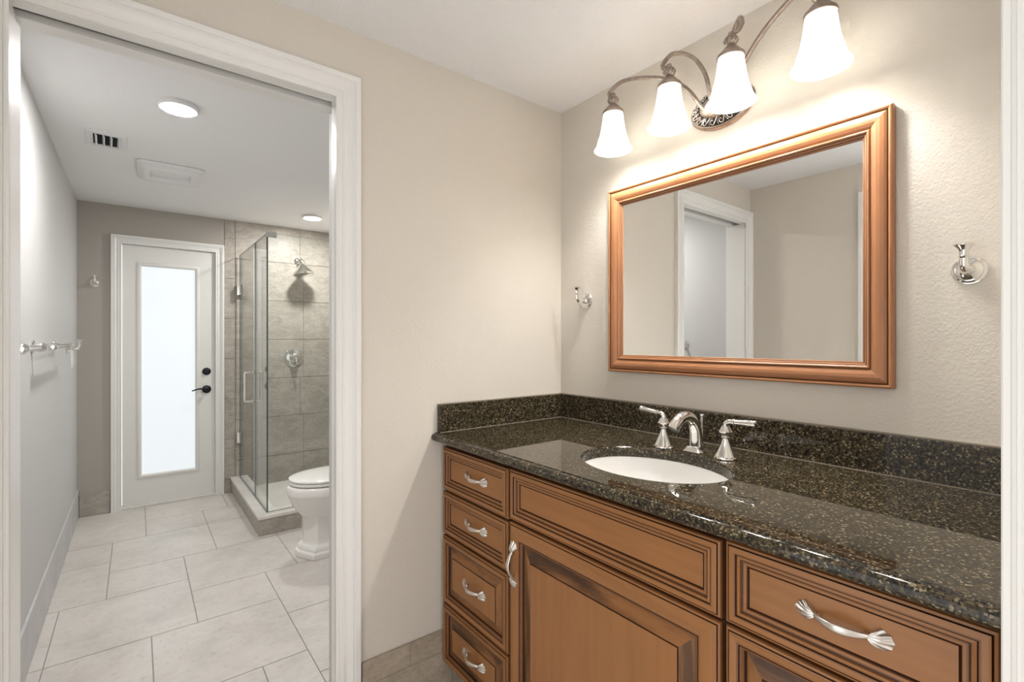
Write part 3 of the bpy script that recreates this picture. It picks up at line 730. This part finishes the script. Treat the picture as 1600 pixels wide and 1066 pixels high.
# ------------------------------------------------------------------ countertop with undermount hole
CT0, CT1 = 0.9040, 0.934
SX, SY, SA, SB = 1.1175, 0.812, 0.166, 0.212     # sink opening centre, half axes in x and y
t = thing('countertop', 'dark speckled granite countertop over the wooden vanity cabinets', 'countertop')
mb = MB()
y0, y1, xf, xb = 0.1012, YA - 0.001, 0.862, XB - 0.001
rect = [(xf, y0), (xb, y0), (xb, y1), (xf, y1)]
ang = sorted(set([2 * pi * i / 96 for i in range(96)] + [math.atan2(q - SY, p - SX) % (2 * pi) for p, q in rect]))
def hit(a):
    dx, dy = cos(a), sin(a); best = 9
    for lim, o_, d_ in ((xf, SX, dx), (xb, SX, dx), (y0, SY, dy), (y1, SY, dy)):
        if abs(d_) > 1e-9:
            tt = (lim - o_) / d_
            if tt > 1e-6: best = min(best, tt)
    return (SX + dx * best, SY + dy * best)
def ell(a, k=0.0):
    dx, dy = cos(a), sin(a); r = 1 / sqrt((dx / (SA + k)) ** 2 + (dy / (SB + k)) ** 2); return (SX + dx * r, SY + dy * r)
rings = [[hit(a) + (CT0,) for a in ang], [hit(a) + (CT1,) for a in ang], [ell(a, 0.003) + (CT1,) for a in ang], [ell(a, 0.0008) + (CT1 - 0.0012,) for a in ang], [ell(a) + (CT1 - 0.004,) for a in ang], [ell(a) + (CT0,) for a in ang], [hit(a) + (CT0,) for a in ang]]
mb.loft(rings, True, False, False)
# front edge: small step, then a full round
r = 0.0135; zc = CT0 + r
edge = [(xf, CT1), (xf - 0.0012, CT1 - 0.0008), (xf - 0.0018, CT1 - 0.0026)] + [(0.858 - r * sin(a) * 1.1, zc + r * cos(a)) for a in [pi * i / 28 for i in range(29)]] + [(xf, CT0)]
mb.loft([[(x, yy, z) for x, z in edge] for yy in (y0, y1)], True, True, True)
mb.obj('slab', 'granite', t, smooth=10)
BZ = 1.0345
mb = MB(); mb.box(XB - 0.021, XB - 0.001, y0, YA - 0.0225, CT1 + 0.0004, BZ); bsl = tag(mb.obj('backsplash', 'granite', bevel=0.0015), 'long granite backsplash behind the faucet under the mirror', 'backsplash')
mb = MB(); mb.box(0.868, XB - 0.001, YA - 0.021, YA - 0.001, CT1 + 0.0004, BZ); bss = tag(mb.obj('backsplash', 'granite', bevel=0.0015), 'short granite backsplash on the doorway wall at the left end of the countertop', 'backsplash')
mb = MB(); mb.box(XB - 0.0225, XB - 0.0208, y0, YA - 0.0225, CT1 + 0.0004, CT1 + 0.0018); mb.box(XB - 0.006, XB - 0.0002, y0, YA - 0.006, BZ, BZ + 0.003); mb.obj('caulk_line', 'caulk', bsl)
mb = MB(); mb.box(0.870, XB - 0.0225, YA - 0.0228, YA - 0.0208, CT1 + 0.0004, CT1 + 0.0018); mb.box(0.868, XB - 0.006, YA - 0.006, YA - 0.0002, BZ, BZ + 0.003); mb.obj('caulk_line', 'caulk', bss)

# sink basin
t = thing('sink_basin', 'white oval undermount sink basin set into the granite countertop', 'sink', (SX, SY, CT0))
mb = MB(); A = [2 * pi * i / 72 for i in range(72)]
pr = [(1.06, -0.001), (1.06, -0.010), (1.05, -0.05), (0.93, -0.105), (0.66, -0.148), (0.3, -0.162), (0.1, -0.164)]
inn = [(0.1, -0.150), (0.3, -0.147), (0.62, -0.134), (0.86, -0.098), (0.965, -0.045), (0.995, -0.012), (1.005, -0.001)]
mb.loft([[(SA * k * cos(a), SB * k * sin(a), z) for a in A] for k, z in pr + inn + [(1.06, -0.001)]], True, False, False)
mb.obj('bowl', 'china', t, smooth=50)
mb = MB(); mb.lathe([(0.0, -0.148), (0.022, -0.1485), (0.026, -0.147), (0.020, -0.1455), (0.0, -0.1455)], n=32); mb.obj('drain', 'chrome', t, smooth=40)

# faucet
t = thing('faucet', 'chrome widespread faucet with two lever handles behind the oval sink', 'faucet', (1.330, 0.809, CT1))
def fhandle(x, y, rot, lift):
    mb = MB(); mb.lathe([(0.0315, 0.0), (0.033, 0.002), (0.0325, 0.005), (0.0285, 0.007), (0.0245, 0.015), (0.0185, 0.028), (0.0125, 0.042), (0.0095, 0.052), (0.0088, 0.056), (0.0118, 0.058), (0.0118, 0.061), (0.0095, 0.063), (0.0120, 0.068),
        (0.0185, 0.074), (0.0190, 0.0765), (0.0160, 0.080), (0.0120, 0.088), (0.0090, 0.092), (0.0, 0.094)], (x, y, 0), n=36)
    o = mb.obj('handle', 'chrome', t, smooth=32)
    mb = MB(); dx, dy = cos(rot), sin(rot)
    P = lambda d, z: (x + dx * d, y + dy * d, z)
    p = spline([P(0, 0.086), P(0.001, 0.097), P(0.007, 0.104), P(0.016, 0.1055), P(0.024, 0.1055)], 6)
    mb.tube(p, [0.0082 - 0.0022 * i / (len(p) - 1) for i in range(len(p))], 14, up=(-dy, dx, 0))
    A_ = norm((dx, dy, lift))
    mb.lathe([(0.0060, 0), (0.0090, 0.002), (0.0090, 0.004), (0.0066, 0.006), (0.0068, 0.012), (0.0082, 0.032), (0.0096, 0.050), (0.0090, 0.055), (0.0098, 0.057), (0.0096, 0.061), (0.0, 0.063)], P(0.020, 0.1055), A_, 20)
    mb.obj('lever', 'chrome', o, smooth=40)
fhandle(-0.020, 0.099, radians(98), 0.12); fhandle(-0.008, -0.097, radians(-84), 0.02)
mb = MB()
mb.loft([rr(0.031, 0.028, 0.008, 0), rr(0.032, 0.029, 0.008, 0.004), rr(0.027, 0.024, 0.008, 0.009), rr(0.0235, 0.0205, 0.009, 0.015), rr(0.0225, 0.0195, 0.010, 0.018)])
p = spline([(0.001, 0, 0.012), (0.000, 0, 0.040), (-0.006, 0, 0.072), (-0.024, 0, 0.099), (-0.052, 0, 0.111), (-0.082, 0, 0.107), (-0.106, 0, 0.092), (-0.116, 0, 0.080)], 6)
n = len(p); mb.tube(p, None, 18, flat=[(0.0195 - 0.0035 * sin(pi * i / (n - 1)) + 0.001 * (i > n - 6), 0.0215 - 0.0075 * sin(pi * 0.5 * i / (n - 1))) for i in range(n)], up=(0, 1, 0))
mb.obj('spout', 'chrome', t, smooth=40)
mb = MB(); mb.lathe([(0.0035, 0), (0.0035, 0.086), (0.0050, 0.090), (0.0062, 0.100), (0.0075, 0.107), (0.0070, 0.110), (0, 0.111)], (0.032, -0.001, 0), n=18); mb.obj('lift_rod', 'chrome', t, smooth=40)

# ------------------------------------------------------------------ mirror
MY0, MY1, MZ0, MZ1 = 0.362, 1.269, 1.149, 1.852
t = thing('mirror', 'large rectangular mirror in a stained wood frame above the sink', 'mirror', (XB, (MY0 + MY1) / 2, (MZ0 + MZ1) / 2))
hw, hh = (MY1 - MY0) / 2, (MZ1 - MZ0) / 2
mapm = lambda a, b, h: (-h, a, b)
F_, K_ = (1, 0), 2
mp_ = [(0, 0.001, F_), (0, 0.024, F_), (0.002, 0.028, F_), (0.005, 0.0295, F_), (0.008, 0.028, F_), (0.0098, 0.0255, K_), (0.0112, 0.0235, K_), (0.0125, 0.0255, F_), (0.018, 0.0290, F_), (0.026, 0.0308, F_), (0.034, 0.0300, F_), (0.042, 0.0265, F_), (0.0455, 0.0240, F_),
       (0.0468, 0.0225, K_), (0.0480, 0.0235, F_), (0.0500, 0.0270, F_), (0.0525, 0.0275, F_), (0.0545, 0.0255, F_), (0.0556, 0.0225, K_), (0.0575, 0.0215, F_), (0.0600, 0.0205, F_), (0.0608, 0.0185, K_), (0.0630, 0.0175, F_), (0.0650, 0.0165, F_), (0.0655, 0.0120, None)]
mb = MB(); panel_rings(mb, mapm, -hw, hw, -hh, hh, mp_, back=False)
mb.obj('frame', ['frame', 'frame_h', 'frame_line'], t, normals=False)
mb = MB(); mb.box(-0.0125, -0.008, -hw + 0.055, hw - 0.055, -hh + 0.055, hh - 0.055); gm = mb.obj('mirror_glass', 'mirror', t)
gm.rotation_euler = (0, 0, radians(0.25))

# ------------------------------------------------------------------ vanity light
VX, VYC, VZ = XB, 0.813, 2.020
t = thing('vanity_light', 'four-shade antique pewter vanity light above the mirror', 'wall light', (VX, VYC, VZ))
mb = MB()
def oval(ry, rz, x, n=64, wob=0): return [(x, ry * cos(2 * pi * i / n) * (1 + wob * cos(2 * pi * i / n * 16)), rz * sin(2 * pi * i / n)) for i in range(n)]
mb.loft([oval(0.106, 0.066, 0), oval(0.108, 0.068, -0.004), oval(0.105, 0.065, -0.010), oval(0.098, 0.060, -0.014)], mi=0)
mb.loft([oval(0.098, 0.060, -0.012), oval(0.092, 0.055, -0.018), oval(0.074, 0.042, -0.026), oval(0.060, 0.033, -0.029)], mi=1)
mb.loft([oval(0.063, 0.036, -0.028), oval(0.060, 0.034, -0.033), oval(0.050, 0.027, -0.038), oval(0.03, 0.016, -0.042), oval(0.006, 0.004, -0.043)], mi=0)
mb.obj('backplate', ['pewter', 'pewter_dark'], t, smooth=40)
mb = MB()
for i in range(18):
    a = 2 * pi * i / 18
    def pt(s, q):   # s along rim, q 0..1 across the dark band
        aa = a + s * 2 * pi / 18; ry = 0.066 + 0.030 * q; rz = 0.037 + 0.022 * q
        return (-0.029 + 0.012 * q - 0.002, ry * cos(aa), rz * sin(aa))
    mb.tube(spline([pt(-0.45, 0.0), pt(-0.2, 0.35), pt(0.1, 0.85), pt(0.38, 0.75), pt(0.40, 0.40), pt(0.18, 0.30), pt(0.12, 0.52)], 5), 0.0017, 6)
    mb.tube(spline([pt(0.15, 0.05), pt(0.5, 0.2), pt(0.62, 0.5), pt(0.55, 0.9)], 4), 0.0014, 6)
mb.obj('scrollwork', 'chrome', t, smooth=60)

OUT = [(1.464, 0.836, 1.995), (1.452, 0.866, 2.034), (1.44, 0.910, 2.104), (1.42, 0.977, 2.158), (1.39, 1.059, 2.187), (1.370, 1.126, 2.194), (1.356, 1.166, 2.170), (1.351, 1.162, 2.148), (1.350, 1.150, 2.146)]
INN = [(1.466, 0.832, 2.010), (1.460, 0.838, 2.050), (1.445, 0.843, 2.116), (1.430, 0.864, 2.168), (1.410, 0.896, 2.201), (1.380, 0.926, 2.203), (1.358, 0.943, 2.172), (1.351, 0.938, 2.152), (1.350, 0.926, 2.150)]
def arm(path, side):
    pts = [(x - VX, (y - VYC) * side, z - VZ) for x, y, z in path]
    p = spline(pts, 8); n = len(p)
    mb = MB(); mb.tube(p, [0.0068 if i < n - 14 else 0.0058 for i in range(n)], 12)
    ex, ey, ez = pts[-1]; ez = 2.146 - VZ; sy = side * (1.146 - VYC if path is OUT else 0.915 - VYC)
    mb.lathe([(0.0, -0.009), (0.006, -0.007), (0.0095, 0.0), (0.006, 0.007), (0.0, 0.009)], (ex, sy, ez + 0.003), (1, 0, 0), 16)
    a = mb.obj('arm', 'pewter', t, smooth=50)
    mb = MB(); mb.lathe([(0.007, 0.0), (0.0125, -0.003), (0.0185, -0.011), (0.0190, -0.017), (0.0155, -0.024), (0.0095, -0.030)], (ex, sy, ez), n=48, flute=(12, 0.09)); mb.obj('fluted_knob', 'pewter', a, smooth=60)
    mb = MB(); mb.lathe([(0.010, -0.028), (0.013, -0.032), (0.022, -0.040), (0.030, -0.050), (0.0365, -0.056), (0.0385, -0.062), (0.0375, -0.066), (0.033, -0.066), (0.018, -0.045)], (ex, sy, ez), n=36, cap1=False); mb.obj('shade_holder', 'pewter', a, smooth=40)
    mb = MB()
    pr = [(0.0335, -0.061), (0.0350, -0.070), (0.0375, -0.090), (0.0405, -0.112), (0.0445, -0.133), (0.0490, -0.149), (0.0525, -0.159), (0.0545, -0.166), (0.0570, -0.176), (0.0610, -0.185), (0.0665, -0.1925), (0.0680, -0.1945)]
    mb.lathe(pr + [(0.0665, -0.1955)] + [(r_ - 0.0028, h_ - 0.0004) for r_, h_ in reversed(pr)], (ex, sy, ez), n=56, cap0=False, cap1=False)
    s = mb.obj('glass_shade', 'shade', a, smooth=60); s['label'] = 'lit white bell-shaped glass shade'
    ld = bpy.data.lights.new('bulb', 'POINT'); ld.energy = LAMP['bulb']; ld.color = (1.0, 0.985, 0.965); ld.shadow_soft_size = 0.022
    lo = bpy.data.objects.new('bulb', ld); COL.objects.link(lo); lo.parent = a; lo.location = (ex, sy, ez - 0.128)
for path in (OUT, INN):
    for side in (1, -1): arm(path, side)
